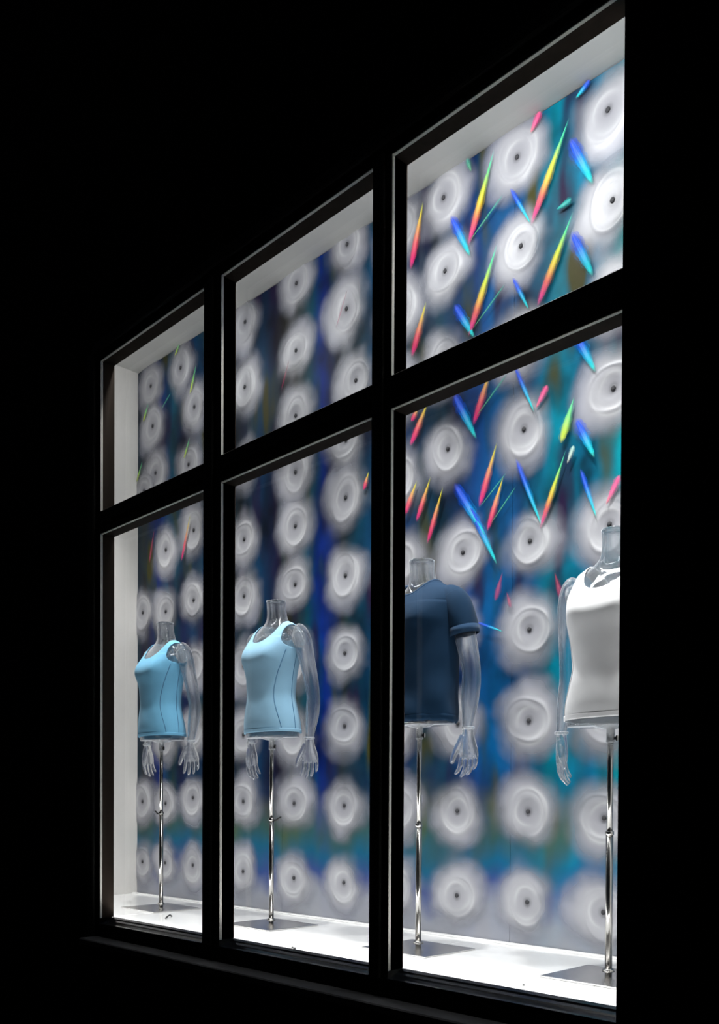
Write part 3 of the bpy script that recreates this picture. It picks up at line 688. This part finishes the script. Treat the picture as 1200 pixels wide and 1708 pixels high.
PARTS = {}
for sex, sc_, cu in (('f', 1.0, 1.0), ('m', 1.06, 1.5)):
    PARTS[sex] = dict(torso=torso_mesh(sex), armL=arm_mesh(sex, 1), armR=arm_mesh(sex, -1), handL=hand_mesh(1, sc_, cu), handR=hand_mesh(-1, sc_, cu))
    j = MB().lathe(0, 0, [(.0195 * sc_, .0045), (.0215 * sc_, .003), (.0215 * sc_, -.003), (.0195 * sc_, -.0045)], 24); PARTS[sex]['wrist'] = mesh('wrist_joint', j.v, j.f, M_joint, True)
    j = MB().lathe(0, 0, [(.012, -.004), (.034, -.004), (.036, .0), (.034, .006), (.027, .008), (.026, .004), (.014, .004), (.012, .012), (.004, .013)], 28); PARTS[sex]['shoulder'] = mesh('shoulder_joint', j.v, j.f, M_joint, True)
    j = MB().lathe(0, 0, [(.0105, -.052), (.0135, -.050), (.0135, -.046), (.0125, -.045), (.0125, -.012), (.040, -.006), (.050, .0), (.050, .003)], 28); PARTS[sex]['flange'] = mesh('pole_socket', j.v, j.f, M_joint, True)
    j = MB().box(.012, .024, -.004, .004, -.044, -.034, .001).cyl(.022, 0, -.047, -.031, .0045); PARTS[sex]['screw'] = mesh('clamp_screw', j.v, j.f, M_chrome)

def mannequin(sex, loc, yaw, dz, label, plate_yaw=0.0, knob=None, collar_z=None, group='clear mannequins on chrome poles'):
    root = empty('mannequin', loc, yaw)
    tag(root, label, 'mannequin', group)
    p = PARTS[sex]
    def at(name, m, x=0, y=0, z=0, rot=None): return link(name, m, root, (x, y, z + dz), rot)
    solid(at('torso', p['torso']), .004)
    W = arm_path(sex)[-1]
    for sx, am, hm in ((1, 'armL', 'handL'), (-1, 'armR', 'handR')):
        solid(at('arm', p[am]), .0045)
        h = at('hand', p[hm], sx * W[0], W[1], W[2] - .003, (math.radians(3), 0, math.radians(-14 * sx)))
        link('wrist_joint', p['wrist'], h, (0, 0, .003))
        at('shoulder_joint', p['shoulder'], sx * (.146 if sex == 'f' else .168), .022, 1.196, (0, sx * math.pi / 2, 0))
    so = at('pole_socket', p['flange'], 0, 0, .795)
    link('clamp_screw', p['screw'], so)
    zt = .80 + dz
    zc = collar_z or .42
    MB().lathe(0, 0, [(.0088, zc - .02), (.0088, zt)], 20).build('pole', M_chrome, root, True)
    lo = MB().lathe(0, 0, [(.0105, .004), (.0105, zc)], 20).build('pole', M_chrome, root, True)
    MB().lathe(0, 0, [(.0108, zc - .006), (.0128, zc - .005), (.0128, zc + .004), (.009, zc + .006)], 20).build('pole_collar', M_chrome, root, True)
    if knob:
        k = MB().tube([(.010, 0, zc - .004), (.026, -.004, zc - .004), (.034, -.006, zc + .004), (.046, -.008, zc + .010)], [.004, .004, .0035, .003], 10)
        k.v = [(a * math.cos(knob) - b * math.sin(knob), a * math.sin(knob) + b * math.cos(knob), c) for a, b, c in k.v]
        k.build('clamp_knob', M_black, root, True)
    pl = MB().box(-.150, .150, -.135, .135, .0003, .006, .0012).build('base_plate', M_steel, root)
    pl.rotation_euler = (0, 0, plate_yaw - yaw)
    MB().lathe(0, 0, [(.011, .020), (.0185, .020), (.0185, .026), (.013, .030), (.0106, .030)], 24).build('base_collar', M_chrome, root, True)
    return root, at

def tank_on(at, cloth, seam_m, name='tank_top'):
    o = solid(at(name, tank_mesh(cloth)), .0022, 1)
    a = solid(link('hem', hem_band('f', cloth, .8125, .826, .0070), o), .0015, 1)
    for sx in (-1, 1):
        # princess seam in front, side seam, and the small cross seam at the waist
        f1 = lambda z: -math.pi / 2 + sx * (1.06 - .22 * math.exp(-((z - .96) / .10) ** 2) + .16 * max(0, (z - 1.05) / .11))
        f2 = lambda z: -math.pi / 2 + sx * (1.62 + .10 * math.exp(-((z - 1.16) / .08) ** 2))
        link('seam', seam_tube('f', f1, .826, 1.150, seam_m), o)
        link('seam', seam_tube('f', f2, .826, 1.150, seam_m), o)
    return o

def tshirt_on(at, cloth, seam_m):
    nz_, nt_ = 120, 128
    V = torso_grid('m', nz_, nt_, .010)
    th = np.linspace(0, 2 * np.pi, nt_, endpoint=False)
    for i in range(nz_):                                   # straight hanging sides and faint drag folds
        z = V[i, 0, 2]
        k = np.clip((1.06 - z) / .2, 0, 1)
        fold = .004 * np.sin(th * 5 + z * 26) * k * np.exp(-((z - .86) / .12) ** 2) + .0025 * np.sin(th * 3 - z * 40 + 1) * k
        c = np.array([0, .003]); d = V[i, :, :2] - c; ln = np.linalg.norm(d, axis=1, keepdims=True)
        V[i, :, :2] += d / ln * fold[:, None]
    P = V.reshape(-1, 3); x, y, z = P[:, 0], P[:, 1], P[:, 2]
    nk = (np.abs(x) / .072) ** 2 + (np.maximum(0, np.where(y < .01, 1.318, 1.305) - z) / np.where(y < .01, .084, .036)) ** 2 - 1
    g = np.minimum(nk, (z - .822) * 10)
    v, f = clip_mesh(P, grid_faces(nz_, nt_), g)
    o = solid(at('t_shirt', mesh('t_shirt', v, f, cloth, True)), .0025, 1)
    # neckband along the neck opening
    nb = []
    for t in np.linspace(0, 2 * np.pi, 72, endpoint=False):
        j = int(t / (2 * np.pi) * nt_) % nt_; col = V[:, j]
        gg = [(abs(c[0]) / .072) ** 2 + (max(0, (1.318 if c[1] < .01 else 1.305) - c[2]) / (.084 if c[1] < .01 else .036)) ** 2 - 1 for c in col]
        idx = [i for i in range(nz_) if gg[i] <= 0]
        nb.append(tuple(col[idx[0]]) if idx else tuple(col[-1]))
    n_ = len(nb); mb = MB(); rings = []
    for i in range(n_):
        t = (Vector(nb[(i + 1) % n_]) - Vector(nb[i - 1])).normalized(); u = Vector((0, 0, 1)); u = (u - t * u.dot(t)).normalized(); q = t.cross(u)
        rings.append([tuple(Vector(nb[i]) + u * (.0065 * math.cos(a)) + q * (.0028 * math.sin(a))) for a in np.linspace(0, 2 * np.pi, 10, endpoint=False)])
    base = [q for r in rings for q in r]
    fc = [(i * 10 + k, i * 10 + (k + 1) % 10, ((i + 1) % n_) * 10 + (k + 1) % 10, ((i + 1) % n_) * 10 + k) for i in range(n_) for k in range(10)]
    link('neckband', mesh('neckband', base, fc, seam_m, True), o)
    # rolled-under bottom
    lo = V[int(np.argmin(np.abs(V[:, 0, 2] - .826)))].copy(); cen = np.array([0, .003]); rings = []
    for s_, dzz, wr in ((1.012, .0, 0), (1.02, -.010, .3), (1.005, -.020, .8), (.95, -.026, 1), (.86, -.027, 1.2), (.72, -.022, 1.2), (.60, -.012, .8), (.52, .004, .4)):
        r = []
        for j in range(nt_):
            d = lo[j, :2] - cen; ww = 1 + wr * (.012 * math.sin(j * .42) + .010 * math.sin(j * .93 + 1))
            r.append((cen[0] + d[0] * s_ * ww, cen[1] + d[1] * s_ * ww, .826 + dzz + wr * .003 * math.sin(j * .55 + s_ * 30)))
        rings.append(r)
    mb = MB().loft(rings, False, False)
    solid(link('rolled_hem', mesh('rolled_hem', mb.v, mb.f, cloth, True), o), .002, 1)
    for sx in (-1, 1):
        K = spline([(.108, .013, 1.238, .026), (.134, .013, 1.229, .041), (.156, .014, 1.206, .0495), (.171, .017, 1.168, .0520), (.181, .022, 1.13, .0510), (.187, .027, 1.092, .0495)], 22) - np.array([.008, 0, 0, 0])
        rings = []; n = 40
        for i, (x_, y_, z_, r_) in enumerate(K):
            t = Vector(K[min(i + 1, 21)][:3] - K[max(i - 1, 0)][:3]).normalized(); u = Vector((0, 1, 0)); u = (u - t * u.dot(t)).normalized(); q = t.cross(u)
            fo = lambda a: 1 + .018 * math.sin(3 * a + i * .35) * (i / 21) + .02 * math.sin(5 * a - i * .5) * (i / 21)
            rings.append([tuple(Vector((x_, y_, z_)) + u * (r_ * 1.04 * fo(a) * math.cos(a)) + q * (r_ * .94 * fo(a) * math.sin(a))) for a in (2 * math.pi * k / n for k in range(n))])
        if sx < 0: rings = [[(-a, b, c) for a, b, c in r] for r in rings]
        mb = MB().loft(rings, True, False); sm_ = mesh('sleeve', mb.v, mb.f, cloth, True); fix_normals(sm_)
        so = solid(link('sleeve', sm_, o), .0022, 1)
        cu = MB().loft([[tuple(Vector(q) + (Vector(q) - Vector(K[21][:3]) * 1) * 0 ) for q in rings[-4]], rings[-1]], False, False)
        cc = [np.mean(np.array(r), axis=0) for r in (rings[-4], rings[-1])]
        rr = [[tuple(np.array(q) + (np.array(q) - c) * .045) for q in r] for r, c in zip((rings[-4], rings[-1]), cc)]
        mb = MB().loft(rr, False, False); cm = mesh('cuff', mb.v, mb.f, seam_m, True)
        solid(link('cuff', cm, so), .0018, 1)
        sp_ = [tuple(np.array(q) + (np.array(q) - np.mean(np.array(rings[7]), axis=0)) * .03) for q in rings[7]]
        mb = MB().tube(sp_ + sp_[:1], .0011, 6); link('seam', mesh('seam', mb.v, mb.f, seam_m, True), so)
    return o

r, at = mannequin('f', (-3.828, 2.400, 0), math.radians(0), .030, 'clear mannequin in a deeper sky blue tank top standing nearest the white end wall', knob=math.radians(200), collar_z=.47)
tank_on(at, M_blue2, M_seam_blue)
r, at = mannequin('f', (-2.976, 2.405, 0), math.radians(0), 0, 'clear mannequin in a pale light blue tank top in the middle window bay', knob=math.radians(30), collar_z=.45)
tank_on(at, M_light_blue, M_seam_blue)
r, at = mannequin('m', (-2.122, 2.383, 0), math.radians(0), 0, 'clear male mannequin in a navy short-sleeved T-shirt rolled at the hem', collar_z=.44)
tshirt_on(at, M_navy, M_seam_navy)
r, at = mannequin('f', (-1.372, 2.385, 0), math.radians(0), -.048, 'clear mannequin in a white tank top cut off by the black pier', collar_z=.43)
tank_on(at, M_white_cloth, M_seam_white)

# ------------------------------------------------------------------ small litter on the showcase floor
def crumb(x, y, r, label, seed):
    g = np.random.default_rng(seed); n = 9
    rings = [[(x + r * k * (1 + g.uniform(-.3, .3)) * math.cos(2 * math.pi * i / n), y + r * k * (1 + g.uniform(-.3, .3)) * math.sin(2 * math.pi * i / n), z) for i in range(n)] for k, z in ((.8, .0004), (1, r * .5), (.5, r))]
    tag(MB().loft(rings).build('crumb', M_black), label, 'crumb', 'dark crumbs on the showcase floor')
crumb(-2.442, 2.070, .0045, 'larger dark crumb of a close pair at the front of the middle bay floor', 1)
crumb(-2.420, 2.062, .0055, 'dark crumb just right of its twin by the middle bay sill', 2)
crumb(-1.480, 2.110, .004, 'lone dark crumb on the floor in front of the white tank mannequin', 3)
t = tag(MB().tube([(-3.50, 2.25, .004), (-3.49, 2.235, .012), (-3.475, 2.215, .010), (-3.455, 2.19, .004)], .0035, 8).build('wire_end', M_black, None, True), 'short bent dark wire lying in front of the leftmost mannequin base', 'wire')
